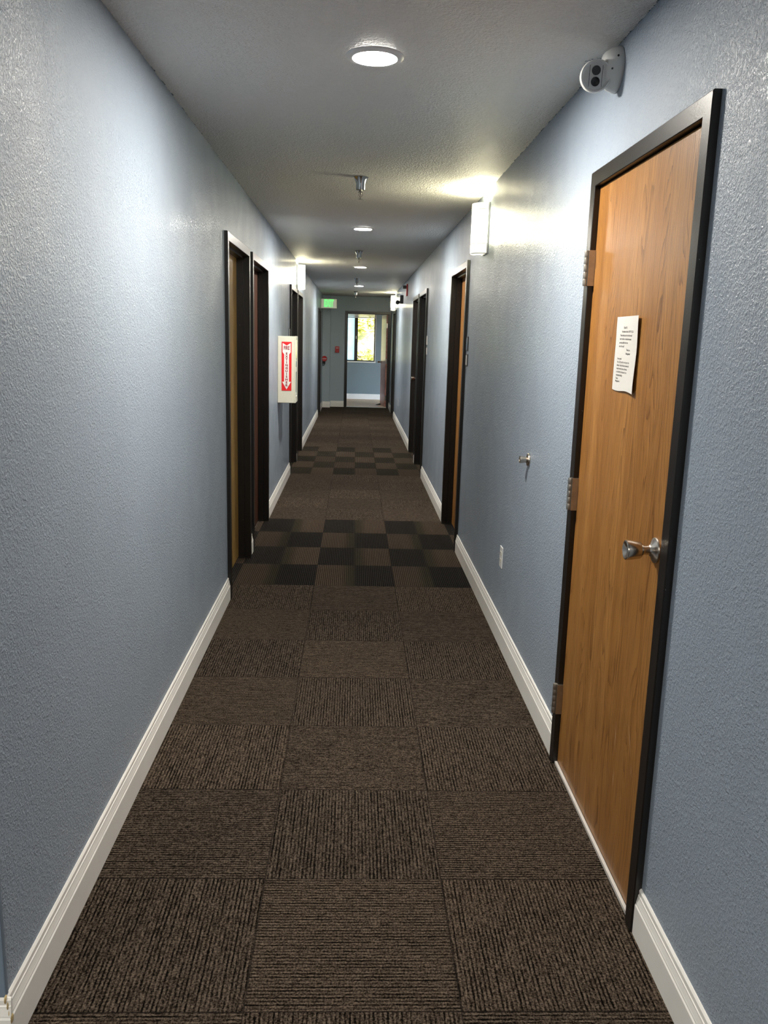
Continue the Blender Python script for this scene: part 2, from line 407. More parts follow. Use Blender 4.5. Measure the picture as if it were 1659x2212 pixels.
# baseboards
BB = [(0, 0), (.015, 0), (.015, .088), (.0125, .092), (.0125, .096), (.0115, .099), (.0085, .113), (.0085, .117), (.0065, .119), (.0065, .131), (.003, .136), (0, .136)]
def bb_wall(name, x, sgn, y0, y1, label):
    f = lambda u, v, w: (x + sgn * (u + .0004), w, v)
    return tag(prismo(name, WHITE, BB, f, y0, y1), label, 'baseboard', kind='structure')
def bb_end(name, y, x0, x1, label, sgn=-1):
    f = lambda u, v, w: (w, y + sgn * (u + .0004), v)
    return tag(prismo(name, WHITE, BB, f, x0, x1), label, 'baseboard', kind='structure')
g = .001
bb_wall('baseboard_left', XL, 1, YC + .0006, L_DOORS[0][0] - g, 'long white baseboard on the left wall before the first door')
bb_wall('baseboard_left', XL, 1, L_DOORS[0][1] + g, L_DOORS[1][0] - g, 'short white baseboard between the first two left doors')
bb_wall('baseboard_left', XL, 1, L_DOORS[1][1] + g, L_DOORS[2][0] - g, 'white baseboard under the fire extinguisher cabinet')
bb_wall('baseboard_left', XL, 1, L_DOORS[2][1] + g, L_DOORS[3][0] - g, 'short white baseboard between the third and fourth left doors')
bb_wall('baseboard_left', XL, 1, L_DOORS[3][1] + g, L_DOORS[4][0] - g, 'white baseboard on the far stretch of the left wall')
bb_wall('baseboard_left', XL, 1, L_DOORS[4][1] + g, 19.234, 'short white baseboard past the last left door')
bb_wall('baseboard_right', XR, -1, -3.98, R_DOORS[0][0] - g, 'white baseboard at bottom right nearest the viewer')
bb_wall('baseboard_right', XR, -1, R_DOORS[0][1] + g, R_DOORS[1][0] - g, 'long white baseboard below the outlet beyond the oak door')
bb_wall('baseboard_right', XR, -1, R_DOORS[1][1] + g, R_DOORS[2][0] - g, 'white baseboard beyond the second right door')
bb_wall('baseboard_right', XR, -1, R_DOORS[2][1] + g, R_DOORS[3][0] - g, 'short white baseboard between the paired right doors')
bb_wall('baseboard_right', XR, -1, R_DOORS[3][1] + g, R_DOORS[4][0] - g, 'white baseboard on the far stretch of the right wall')
bb_wall('baseboard_right', XR, -1, R_DOORS[4][1] + g, YE - g, 'short white baseboard by the end doorway')
bb_end('baseboard_end', 19.25, XL + .016, -.5505, 'short white baseboard on the boxed out pier')
bb_end('baseboard_end', YE, -.549, -.241, 'short white baseboard left of the end doorway')
bb_end('baseboard_landing', YLAND, -1.59, 1.99, 'white baseboard under the landing window')
bb_end('baseboard_return', YC, -2.59, XL + .0148, 'white baseboard turning the near left corner')
bm = bmesh.new()
for dx, dz, r in ((.0035, .134, .0035), (.008, .118, .0032), (.0108, .100, .0034), (.0142, .086, .004), (.0152, .060, .003)):
    bmesh.ops.create_icosphere(bm, subdivisions=2, radius=r, matrix=Matrix.Translation((XL + dx, YC - .006, dz)) @ Matrix.Diagonal((.55, 2.2, 3.0, 1)))
tag(done('trim_2', bm, CAULK, smooth=60), 'yellowed caulk in the split baseboard corner at bottom left', 'caulk', kind='structure')

# ------------------------------------------------------------------ doors
def frame_sweep(name, a, b, head, f, parent, depth=.17):
    """mitred pressed-metal frame; a,b outer edges along the wall; f(along, d, z) with d measured into the wall from the frame face"""
    prof = [(0, 0.003), (.003, 0), (FW - .002, 0), (FW, .002), (FW, .044), (FW + .014, .044), (FW + .014, .0855), (FW, .0855), (FW, depth), (FW - .004, depth), (FW - .004, FP + .0004), (0, FP + .0004)]
    bm = bmesh.new(); rings = []
    for k in range(4):
        ring = []
        for u, d in prof:
            al = a + u if k < 2 else b - u
            z = .0005 if k in (0, 3) else head - u
            ring.append(bm.verts.new(f(al, d, z)))
        rings.append(ring)
    n = len(prof)
    for r0, r1 in zip(rings, rings[1:]):
        for i in range(n): bm.faces.new((r0[i], r0[(i + 1) % n], r1[(i + 1) % n], r1[i]))
    bm.faces.new(rings[0][::-1]); bm.faces.new(rings[3])
    return done(name, bm, FRAME, parent)
KNOB = [(0, 0), (.0335, 0), (.0345, .003), (.033, .006), (.026, .010), (.017, .014), (.0125, .020), (.0115, .030), (.0125, .036), (.019, .040), (.0225, .045),
        (.0255, .066), (.0265, .078), (.0255, .082), (.0225, .083), (.012, .079), (.007, .0765), (0, .0765)]
def side_door(name, side, a, b, wood, label, flush=False, knob_far=True):
    x, s = (XL, -1) if side == 'L' else (XR, 1)
    f = lambda al, d, z: (x + s * (d - FP), al, z)
    root = empty(name, (x, (a + b) / 2, 0), label, 'door', kind='structure')
    frame_sweep('door_frame', a, b, HEAD, f, root)
    i0, i1 = a + FW + .003, b - FW - .003
    d0 = .019 if flush else .0865
    zt = HEAD - FW - .004
    bm = bmesh.new()
    lo, hi = sorted((x + s * (d0 - FP), x + s * (d0 - FP + .043)))
    box(bm, lo, hi, i0, i1, .012, zt)
    pan = done('door_panel', bm, wood, root, bevel=.0015)
    ky = (i0 + .075) if not knob_far else (i1 - .075)
    face = x + s * (d0 - FP)
    q = 1.0 if flush or knob_far else .74
    latheo('knob', NICKEL, [(a_ * q, b_ * q) for a_, b_ in KNOB], axisM((face, ky, 1.045), (-s, 0, 0)), pan, 40, 30)
    return root, pan, face, i0, i1
# nearest right door: flush oak leaf, hinged on its far side
d1, pan, face, i0, i1 = side_door('door_1', 'R', *R_DOORS[0], OAK, 'oak veneer door with a paper notice and a round knob, nearest on the right', flush=True, knob_far=False)
for zc in (1.823, 1.047, .265):
    bm = bmesh.new()
    yk, xk = i1 + .010, XR - FP - .0075
    for k in range(5):
        z0 = zc - .058 + k * .0232
        lathe(bm, [(0, 0), (.0078, 0), (.0082, .0012), (.0082, .0215), (.0078, .0226), (0, .0226)], Matrix.Translation((xk, yk, z0)), 16)
    hg = done('hinge', bm, HINGE, d1, smooth=35)
    hg['label'] = 'worn steel hinge'
    boxo('hinge_leaf', HINGE, XR - FP - .0035, face + .0012, i1 - .006, i1 + .0085, zc - .058, zc + .058, hg)
boxo('threshold_strip', STRIP, face - .010, face - .0006, i0 - .002, i1 + .002, .0005, .011, d1)
bm = bmesh.new()
for (y0, z0, y1, z1, w) in ((2.30, .47, 2.29, .37, .0016), (2.285, .33, 2.28, .26, .002), (2.20, .52, 2.155, .43, .0014), (2.15, .42, 2.135, .37, .0012)):
    dv = Vector((0, y1 - y0, z1 - z0)).normalized(); nv = Vector((0, -dv.z, dv.y)) * w
    P = [Vector((face - .0003, y0, z0)), Vector((face - .0003, (y0 + y1) / 2, (z0 + z1) / 2)), Vector((face - .0003, y1, z1))]
    bm.faces.new([bm.verts.new(q) for q in (P[0], P[1] + nv, P[2], P[1] - nv)])
done('scratch', bm, plain('bare_wood_scratch', (.55, .36, .2), .6), pan)
adopt(d1)
lab = {1: 'dark framed second door on the right with an oak leaf deep in its frame', 2: 'dark door on the right, nearer of the far pair',
       3: 'dark door on the right, farther of the far pair', 4: 'dark framed last door on the right beside the end doorway'}
for k in (1, 2, 3, 4):
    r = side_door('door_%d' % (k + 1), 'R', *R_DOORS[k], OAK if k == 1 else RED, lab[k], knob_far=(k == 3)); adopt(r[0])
lab = ['dark framed first door on the left with a tan leaf', 'dark framed second door on the left close beyond the tan leaf', 'dark framed third door on the left just behind the extinguisher cabinet',
       'dark framed fourth door on the left under the wall light', 'dark framed last door on the left under the exit sign']
for k in range(5):
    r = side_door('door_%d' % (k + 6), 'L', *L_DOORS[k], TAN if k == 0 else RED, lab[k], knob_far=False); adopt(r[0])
# end doorway with its leaf standing open into the landing
d11 = empty('door_11', (.28, YE, 0), 'dark framed end doorway with its leaf standing open', 'door', kind='structure')
frame_sweep('door_frame', -.240, .8015, 2.165, lambda al, d, z: (al, YE - FP + d, z), d11, .17)
ang = math.atan2(.075, .84)
Ml = Matrix.Translation((.748, YE + .115, 0)) @ Matrix.Rotation(ang, 4, 'Z')   # leaf runs along local +y
bm = bmesh.new(); box(bm, -.044, 0, .004, .90, .012, 2.11); bmesh.ops.transform(bm, matrix=Ml, verts=bm.verts)
me_leaf = done('door_panel', bm, OAKX, d11, bevel=.0015)
latheo('knob', NICKEL, KNOB, Ml @ axisM((-.044, .83, 1.02), (-1, 0, 0)), me_leaf, 24, 30)
for zc in (1.86, 1.06, .22):
    bm = bmesh.new(); lathe(bm, [(0, 0), (.009, 0), (.009, .11), (0, .11)], Matrix.Translation((.742, YE + .108, zc - .055)), 14)
    box(bm, .71, .748, YE + .112, YE + .1185, zc - .055, zc + .055)
    done('hinge', bm, NICKEL, d11, smooth=40)
boxo('threshold_strip', ALU, -.186, .745, YE + .012, YE + .058, .0005, .009, d11, .002)
adopt(d11)
bm = bmesh.new(); prism(bm, [(0, 0), (.13, 0), (.13, .008), (.02, .042), (0, .042)], lambda u, v, w: (.655 - u, 20.36 + w, v + .0005), 0, .04)
tag(done('door_wedge', bm, RIM, bevel=.002), 'black rubber wedge holding the end door open', 'door wedge')

# ------------------------------------------------------------------ notice on the oak door
def paper():
    bm = bmesh.new(); NX, NZ = 12, 14; G = []
    for j in range(NZ + 1):
        row = []
        for i in range(NX + 1):
            u, v = i / NX, j / NZ
            y = 2.598 - u * .208; z = 1.655 - v * .217 - .0035 * u * 0
            y += .001 * math.sin(9 * v + 1); z -= .002 * u * v + (.0022 * math.sin(7 * u) if j == NZ else 0)
            lift = .0030 + .0040 * (u ** 2) + .0015 * (v * u) ** 3 + .0010 * math.sin(6 * v + 2 * u) * u
            row.append(bm.verts.new((face - lift, y, z)))
        G.append(row)
    for j in range(NZ):
        for i in range(NX): bm.faces.new((G[j][i], G[j][i + 1], G[j + 1][i + 1], G[j + 1][i]))
    return bm
o = done('paper_notice', paper(), PAPER)
md = o.modifiers.new('thickness', 'SOLIDIFY'); md.thickness = .0004
tag(o, 'white typed paper notice taped to the oak door', 'notice')
LINES = [(.070, 1.618, 'TENANTS :', 0), (.055, 1.606, 'You must not leave DIRTY CELLS', 0), (.042, 1.594, 'Please always put it in the bins and', 0), (.040, 1.582, 'clear the floor so that all can pass', 0),
         (.038, 1.570, 'per rule, offer this to the', 0), (.036, 1.558, 'rest of the staff', 0), (.110, 1.546, 'Thank you,', 0), (.108, 1.534, 'Management', 0),
         (.030, 1.517, 'Dear guests:', 0), (.030, 1.506, 'It is a 2022 policy to not stay in the', 0), (.029, 1.495, 'hallway. Keep the doors closed and', 0), (.029, 1.484, 'keep the exits clear at all times', 0),
         (.028, 1.473, 'as set forth in the lease for the', 0), (.028, 1.462, 'residential building', 0), (.027, 1.451, 'Thanks', 0), (.026, 1.442, 'Management', 0)]
for k, (du, z, s, _) in enumerate(LINES):
    y = 2.598 - du; z = 1.622 - (1.618 - z) * .157 / .176
    Mx = frameM((face - .0098, y, z), (-.012, -1, -.012), (0, 0, 1))
    n = text_mesh('printed_line', s, .0082, INK, Mx, o, 1.0, 'LEFT', .00022, 0.0)
    me = n.data
    for v in me.vertices:      # lay the print on the curved sheet
        u = (2.598 - v.co.y) / .208; vv = (1.655 - v.co.z) / .217
        v.co.x = face - (.0030 + .0040 * u ** 2 + .0015 * (vv * u) ** 3 + .0010 * math.sin(6 * vv + 2 * u) * u) - .0006

# ------------------------------------------------------------------ lights of the corridor
# ring profile must be a closed loop: rebuild with inner wall
def ring_loop(prof, M, n=56):
    bm = bmesh.new(); R = [[bm.verts.new(M @ Vector((r * math.cos(2 * math.pi * k / n), r * math.sin(2 * math.pi * k / n), h))) for k in range(n)] for r, h in prof]
    for i in range(len(R)):
        a, b = R[i], R[(i + 1) % len(R)]
        for k in range(n): bm.faces.new((a[k], a[(k + 1) % n], b[(k + 1) % n], b[k]))
    return bm
def downlight(y, label, x=.046):
    r = empty('ceiling_light', (x, y, H), label, 'ceiling light', 'round ceiling lights along the corridor')
    M = Matrix.Translation((x, y, H)) @ Matrix.Rotation(math.pi, 4, 'X')
    done('trim_ring', ring_loop([(.0735, .0005), (.096, .0005), (.096, .005), (.090, .009), (.0745, .0105)], M), PLASTW, r, smooth=40)
    latheo('diffuser', LAMP, [(0, .0008), (.0725, .0008), (.0725, .0098), (.060, .0108), (0, .0112)], M, r, 56)
    adopt(r)
downlight(3.02, 'large bright round ceiling light nearest the viewer')
downlight(7.47, 'second round ceiling light, just past the first sprinkler')
downlight(11.41, 'third round ceiling light, between the second and third sprinklers')
downlight(15.48, 'small farthest round ceiling light, before the exit sign')
downlight(-1.45, 'unseen round ceiling light added behind the viewer')  # unseen lamp continuing the row, added to help brighten the near walls
downlight(-.35, 'unseen round ceiling light added in the near left alcove', -1.7)  # added out of view to brighten the right wall and oak door

def sconce(x, s, yc, label, Z0=2.104):
    """bowed glass wall light; s = +1 on the left wall (stands out to +x), -1 on the right"""
    r = empty('wall_light', (x, yc, Z0), label, 'wall light', 'bowed glass wall lights')
    W, D, Z1 = .088, .098, Z0 + .294
    def arc(sc=1.0, n=18, back=.012):
        pts = [(-W * sc, back)]
        for k in range(n + 1):
            a = math.pi * (1 - k / n); pts.append((W * sc * math.cos(a), .03 + (D * sc - .03) * math.sin(a)))
        pts.append((W * sc, back)); return pts
    F = lambda u, v, w: (x + s * v, yc + u, w)
    def shell(name, m, z0, z1, sc, th=.004):
        o_ = arc(sc); i_ = arc(sc - th / W)[::-1]
        return prismo(name, m, o_ + i_, F, z0, z1, r, smooth=30)
    boxo('back_plate', PLASTW, x + s * .0005, x + s * .012, yc - W - .004, yc + W + .004, Z0 - .004, Z1 + .004, r, .002)
    shell('glass_shade', SCONCE, Z0 + .058, Z1 - .040, 1.0)
    shell('glass_band', SCONCE_BAND, Z1 - .037, Z1, 1.02); shell('glass_band', SCONCE_BAND, Z0, Z0 + .055, 1.02)
    shell('chrome_line', DGREY, Z0 + .0552, Z0 + .0578, 1.03); shell('chrome_line', DGREY, Z1 - .0398, Z1 - .0372, 1.03)
    shell('rim', DGREY, Z0 - .003, Z0 - .0002, 1.03)
    pts = arc(.94); prismo('bottom_glass', SCONCE_BAND, pts, F, Z0 + .004, Z0 + .007, r)
    latheo('bulb', BULB, [(0, 0), (.014, .004), (.02, .03), (.02, .07), (.012, .10), (0, .105)], Matrix.Translation((x + s * .055, yc, Z0 + .175)), r, 20)
    adopt(r)
sconce(XR, -1, 5.418, 'bright bowed glass wall light high on the right wall')
sconce(XL, 1, 10.84, 'bright bowed glass wall light high on the left wall', 2.144)
sconce(XR, -1, 17.5, 'small bright far wall light beside the end doorway', 2.138)

# ------------------------------------------------------------------ sprinklers
def sprinkler(x, y, label):
    r = empty('fire_sprinkler', (x, y, H), label, 'sprinkler', 'pendant fire sprinklers on the ceiling')
    M = Matrix.Translation((x, y, H)) @ Matrix.Rotation(math.pi, 4, 'X')
    latheo('escutcheon', CHROME, [(.0, .0005), (.0455, .0005), (.0455, .003), (.042, .006), (.034, .022), (.029, .036), (.0278, .040), (.0278, .070), (.026, .073), (.010, .0735), (.010, .070), (0, .070)], M, r, 40)
    bm = bmesh.new()
    lathe(bm, [(0, .073), (.009, .073), (.010, .080), (.006, .084), (.0045, .098), (0, .098)], M, 16)
    for sg in (-1, 1):
        tube(bm, [M @ Vector(p) for p in ((sg * .006, 0, .078), (sg * .011, 0, .086), (sg * .0105, 0, .100), (sg * .004, 0, .112), (0, 0, .116))], .0022, 8)
    lathe(bm, [(0, .098), (.0022, .098), (.0022, .112), (.005, .113), (.005, .117), (.003, .118), (.003, .122), (0, .122)], M, 12)
    done('sprinkler_head', bm, NICKEL, r, smooth=40)
    bm = bmesh.new(); n = 24
    prism(bm, [((.014 if k % 4 < 2 else .0095) * math.cos(2 * math.pi * k / n), (.014 if k % 4 < 2 else .0095) * math.sin(2 * math.pi * k / n)) for k in range(n)], lambda u, v, w: M @ Vector((u, v, w)), .1221, .1236)
    done('deflector', bm, NICKEL, r)
    adopt(r)
sprinkler(.0135, 5.157, 'chrome pendant sprinkler nearest the viewer, level with the first wall light')
sprinkler(.020, 9.38, 'second chrome sprinkler, between the second and third ceiling lights')
sprinkler(.005, 13.60, 'third chrome sprinkler, just before the farthest ceiling light')
sprinkler(-.012, 17.33, 'last tiny chrome sprinkler, in front of the end wall')

# ------------------------------------------------------------------ dome camera
cam_r = empty('security_camera', (XR, 2.80, 2.39), 'white twin lens dome camera high on the right wall above the oak door', 'security camera')
Mb = axisM((XR, 2.815, 2.412), (-1, 0, 0))
latheo('base', PLASTW, [(0, .0005), (.066, .0005), (.0668, .004), (.066, .011), (.060, .028), (.050, .044), (.044, .049), (.038, .050), (0, .050)], Mb, cam_r, 56)
aim = Vector((-.09, -1, -.20)).normalized()
bc = Vector((.727, 2.797, 2.386))
Mh = axisM(bc, aim)
R = .047
prof = [(0, -R)] + [(R * math.sin(a), -R * math.cos(a)) for a in [math.pi * k / 18 for k in range(1, 12)]] + [(.0465, .018), (.0455, .021), (.0425, .021), (.0415, .017), (.040, .014), (.037, .011), (0, .011)]
ball = latheo('housing', PLASTW, prof, Mh, cam_r, 56)
upv = Vector((0, 0, 1)); upv = (upv - aim * upv.dot(aim)).normalized(); rtv = upv.cross(aim)
for sg, mm, nm in ((1, DGREY, 'lens'), (-1, BLACK, 'lens')):
    c = bc + aim * .0112 + upv * (sg * .0155) * 1.0
    latheo(nm, mm, [(0, 0), (.0125, 0), (.0135, .002), (.0128, .0035), (.0110, .0028), (0, .0024)], axisM(c, aim), ball, 32)
for sg in (-1, 1):
    bm = bmesh.new(); c = bc + aim * .0113 + rtv * (sg * .0195)
    for e in (-1, 1): pass
    tube(bm, [c - upv * .030, c + upv * .030], .0007, 6); done('groove', bm, DGREY, ball)
for (dy, dz) in ((-.048, -.012), (-.056, .022)):
    n = Vector((-.85, dy * 10, dz * 8)).normalized()
    latheo('screw', BLACK, [(0, 0), (.0032, 0), (.0032, .002), (0, .0022)], axisM((XR - .033 if dy > -.05 else XR - .020, 2.815 + dy * 1.11, 2.412 + dz), (-.5, dy / .06, dz / .06)), cam_r, 12)
adopt(cam_r)

# ------------------------------------------------------------------ small wall hardware
bp = empty('door_bumper', (XR, 3.765, 1.049), 'small round metal door stop on the right wall beyond the oak door', 'door stop')
latheo('rose', NICKEL, [(0, .0005), (.030, .0005), (.0305, .004), (.028, .009), (.020, .011), (0, .011)], axisM((XR, 3.765, 1.049), (-1, 0, 0)), bp, 32)
latheo('bumper', NICKEL, [(0, .0105), (.013, .0105), (.014, .016), (.017, .040), (.0165, .044), (.011, .045), (.010, .040), (0, .040)], axisM((XR, 3.765, 1.049), (-1, 0, 0)), bp, 28)
adopt(bp)
def outlet(y, z, label):
    r = empty('power_outlet', (XR, y, z), label, 'outlet', 'white wall outlets on the right wall')
    prismo('cover_plate', PLASTW, [(-.035, -.057), (.035, -.057), (.035, .057), (-.035, .057)], lambda u, v, w: (XR - w, y + u, z + v), .0005, .006, r, .003)
    for dz in (-.0195, .0195):
        pts = [(.0165 * math.cos(a) , max(-.0125, min(.0125, .0165 * math.sin(a)))) for a in [2 * math.pi * k / 24 for k in range(24)]]
        sk = prismo('socket', IVORY, pts, lambda u, v, w: (XR - w, y + u, z + dz + v), .0061, .0078, r, .0006)
        for du in (-.006, .006): boxo('slot', BLACK, XR - .0082, XR - .0079, y + du - .0011, y + du + .0011, z + dz - .001, z + dz + .008, sk)
        latheo('slot', BLACK, [(0, 0), (.0025, 0), (.0025, .0003), (0, .0003)], axisM((XR - .0079, y, z + dz - .007), (-1, 0, 0)), sk, 10)
    adopt(r)
outlet(4.30, .449, 'white double outlet low on the right wall between the oak door and second door')
outlet(15.36, .437, 'tiny white far outlet low on the right wall near the end doorway')

def plate(x, s, y, z, w, h, m, label, edge=None, txt=None):
    o = boxo('door_sign', m, x + s * .0005, x + s * .006, y - w / 2, y + w / 2, z - h / 2, z + h / 2, None, .0015)
    tag(o, label, 'sign', 'small room signs beside the doors')
    if edge:
        boxo('sign_face', edge, x + s * .0061, x + s * .0072, y - w / 2 + .006, y + w / 2 - .006, z - h / 2 + .008, z + h / 2 - .008, o)
    return o
plate(XR, -1, 6.085, 1.552, .085, .10, DGREY, 'upper grey room sign before the second door on the right', edge=BEAD)
plate(XR, -1, 6.075, 1.437, .085, .085, DGREY, 'lower silver room sign before the second door on the right', edge=ALU)
plate(XR, -1, 9.52, 1.565, .10, .10, PLASTW, 'upper white room sign before the far right door pair', edge=SIGNW)
plate(XR, -1, 9.52, 1.448, .10, .08, PLASTW, 'lower white room sign before the far right door pair', edge=SIGNW)
plate(XL, 1, 7.245, 1.568, .10, .115, REDP, 'upper red backed white sign beyond the second left door', edge=SIGNW)
plate(XL, 1, 7.245, 1.452, .085, .085, REDP, 'lower white sign with a red edge beyond the second left door', edge=SIGNW)
plate(XL, 1, 9.58, 1.60, .08, .115, DGREY, 'grey room sign showing just above the extinguisher cabinet', edge=ALU)
plate(XL, 1, 11.86, 1.575, .09, .10, PLASTW, 'upper pale sign beyond the fourth left door', edge=SIGNW)
plate(XL, 1, 11.86, 1.44, .09, .10, PLASTW, 'lower pale sign beyond the fourth left door', edge=SIGNW)

# ------------------------------------------------------------------ fire extinguisher cabinet
CY0, CY1, CZ0, CZ1, CX = 8.17, 8.455, .937, 1.57, XL + .172
cb = empty('extinguisher_cabinet', (XL, 8.31, CZ0), 'white fire extinguisher cabinet with a red arrow sign on the left wall', 'fire extinguisher cabinet')
boxo('body', IVORY, XL + .0005, CX - .010, CY0, CY1, CZ0, CZ1, cb, .004)
bm = bmesh.new()
def dr(u, v, w): return (CX - .0098 + w, CY0 + u, CZ0 + v)
W_, H_ = CY1 - CY0, CZ1 - CZ0
for u0, u1, v0, v1 in ((0, .035, 0, H_), (W_ - .035, W_, 0, H_), (.035, W_ - .035, 0, .06), (.035, W_ - .035, H_ - .035, H_)):
    box(bm, CX - .0098, CX, CY0 + u0, CY0 + u1, CZ0 + v0, CZ0 + v1)
bmesh.ops.remove_doubles(bm, verts=bm.verts, dist=1e-5)
dd = done('cabinet_door', bm, IVORY, cb, bevel=.002)
boxo('glass_pane', CABGLASS, CX - .008, CX - .004, CY0 + .036, CY1 - .036, CZ0 + .061, CZ1 - .036, dd)
boxo('latch', ALU, CX - .002, CX + .006, CY0 + .006, CY0 + .02, CZ0 + .30, CZ0 + .345, dd, .002)
# arrow sign on the side that faces up the corridor
SX0, SX1, SZ0, SZ1 = -.700, -.606, 1.055, 1.517
sg_ = boxo('arrow_sign', REDS, SX0, SX1, CY0 - .0016, CY0 - .0004, SZ0, SZ1, cb)
sg_['label'] = 'red sign with a white arrow'
cx = (SX0 + SX1) / 2; hw = (SX1 - SX0) / 2; hz = SZ1 - SZ0
A = [(-.82, .975), (0, .925), (.82, .975), (.82, .79), (.50, .745), (.50, .185), (.90, .185), (0, .025), (-.90, .185), (-.50, .185), (-.50, .745), (-.82, .79)]
prismo('white_arrow', SIGNW, [(cx + a * hw, SZ0 + b * hz) for a, b in A], lambda u, v, w: (u, CY0 - w, v), .0017, .0022, sg_)
ML = lambda z: frameM((cx, CY0 - .0026, z), (1, 0, 0), (0, 0, 1))
text_mesh('lettering', 'FIRE', .049, INKR, ML(SZ0 + .872 * hz), sg_, .62, 'CENTER', .0014)
word = 'EXTINGUISHER'
for k, chx in enumerate(word):
    text_mesh('lettering', chx, .0285, INKR, ML(SZ0 + (.757 - k * (.757 - .108) / 11) * hz), sg_, 1.15, 'CENTER', .0012)
adopt(cb)

# ------------------------------------------------------------------ exit sign, alarms
ex = empty('exit_sign', (XL, 18.2, 2.26), 'lit green exit sign standing out from the left wall at the far end', 'exit sign')
boxo('housing', IVORY, XL + .0005, -.405, 18.18, 18.225, 2.165, 2.362, ex, .004)
boxo('sign_face', EXITF, XL + .012, -.416, 18.1785, 18.1797, 2.176, 2.351, ex)
text_mesh('lettering', 'EXIT', .20, EXITG, frameM(((XL - .405) / 2, 18.1775, 2.264), (1, 0, 0), (0, 0, 1)), ex, .50, 'CENTER', .010)
adopt(ex)
ps = empty('fire_pull_station', (-.408, YE, 1.30), 'red fire pull box on the end wall left of the doorway', 'fire alarm')
boxo('body', REDP, -.456, -.362, YE - .045, YE - .0005, 1.232, 1.370, ps, .005)
boxo('pull_handle', SIGNW, -.438, -.380, YE - .056, YE - .0455, 1.325, 1.340, ps, .002)
adopt(ps)
al = empty('alarm_bell', (-.688, 19.25, 1.09), 'round red alarm with a dark lower bracket in the left end corner', 'fire alarm')
Ma = axisM((-.688, 19.25, 1.095), (0, -1, 0))
latheo('bell', REDP, [(0, .0005), (.050, .0005), (.060, .012), (.060, .050), (.052, .056), (.047, .050), (.030, .046), (0, .050)], Ma, al, 36)
bm = bmesh.new(); box(bm, -.735, -.641, 19.196, 19.2045, 1.088, 1.102); done('bar', bm, SIGNW, al, bevel=.001)
boxo('bracket', BLACK, -.728, -.668, 19.205, 19.2495, .985, 1.034, al, .006)
bm = bmesh.new(); tube(bm, [(-.725, 19.225, .99), (-.728, 19.225, .955), (-.715, 19.225, .935), (-.69, 19.225, .95), (-.672, 19.225, .99)], .006, 8)
done('cable_loop', bm, DGREY, al, smooth=60)
adopt(al)
st = empty('alarm_strobe', (XR, 13.55, 2.33), 'thin dark red alarm strobe plate high on the right wall', 'fire alarm')
boxo('plate', REDP, XR - .022, XR - .0005, 13.48, 13.60, 2.235, 2.415, st, .003)
boxo('strobe_lens', DGREY, XR - .075, XR - .0225, 13.50, 13.57, 2.345, 2.395, st, .006)
adopt(st)
em = empty('wall_fixture', (XR, 14.75, 2.2), 'dark wall fixture with a rounded lower head, high on the far right wall', 'light fixture')
boxo('bracket', DGREY, XR - .055, XR - .0005, 14.68, 14.82, 2.165, 2.305, em, .006)
bm = bmesh.new(); bmesh.ops.create_uvsphere(bm, u_segments=20, v_segments=12, radius=.036, matrix=Matrix.Translation((XR - .095, 14.72, 2.185)))
tube(bm, [(XR - .05, 14.75, 2.20), (XR - .09, 14.725, 2.187)], .012, 8)
done('head', bm, BLACK, em, smooth=60)
adopt(em)

# ------------------------------------------------------------------ landing window
w = empty('window_1', ((WX0 + WX1) / 2, YLAND, WZ0), 'dark framed sliding window on the landing', 'window', kind='structure')
yg = YLAND + .09
bm = bmesh.new()
fr = .028
box(bm, WX0, WX0 + fr, yg - .03, yg + .03, WZ0, WZ1); box(bm, WX1 - fr, WX1, yg - .03, yg + .03, WZ0, WZ1)
box(bm, WX0 + fr, WX1 - fr, yg - .03, yg + .03, WZ0, WZ0 + fr); box(bm, WX0 + fr, WX1 - fr, yg - .03, yg + .03, WZ1 - fr, WZ1)
box(bm, -.022, .062, yg - .028, yg + .028, WZ0 + fr, WZ1 - fr)
bmesh.ops.remove_doubles(bm, verts=bm.verts, dist=1e-5)
done('window_frame', bm, FRAME, w)
boxo('window_pane', GLASS, .062, WX1 - fr, yg + .008, yg + .012, WZ0 + fr, WZ1 - fr, w)
p2 = boxo('window_pane', FROST, WX0 + fr, -.022, yg - .012, yg - .008, WZ0 + fr, WZ1 - fr, w); p2['label'] = 'bluish obscured glass pane'
boxo('window_sill', WHITE, WX0 - .02, WX1 + .025, YLAND - .03, YLAND - .0005, WZ0 - .028, WZ0 - .001, w, .003)
boxo('window_liner', WHITE, WX1 - .0008, WX1 + .012, YLAND - .008, YLAND - .0005, WZ0, WZ1 + .012, w)
boxo('latch', ALU, .012, .03, yg - .04, yg - .0285, 1.55, 1.62, w, .003)
adopt(w)
bl = empty('window_blind', (.02, YLAND + .03, WZ1), 'white slatted blind pulled up to the top of the landing window', 'blind')
boxo('head_rail', WHITE, WX0 + .01, WX1 - .012, YLAND + .008, YLAND + .05, WZ1 - .042, WZ1 - .002, bl, .003)
for k in range(7):
    sl = boxo('slat', WHITE, WX0 + .014, WX1 - .016, YLAND + .006, YLAND + .052, WZ1 - .058 - k * .011, WZ1 - .050 - k * .011, bl)
boxo('bottom_rail', PLASTW, WX0 + .012, WX1 - .014, YLAND + .006, YLAND + .052, WZ1 - .158, WZ1 - .132, bl, .003)
adopt(bl)

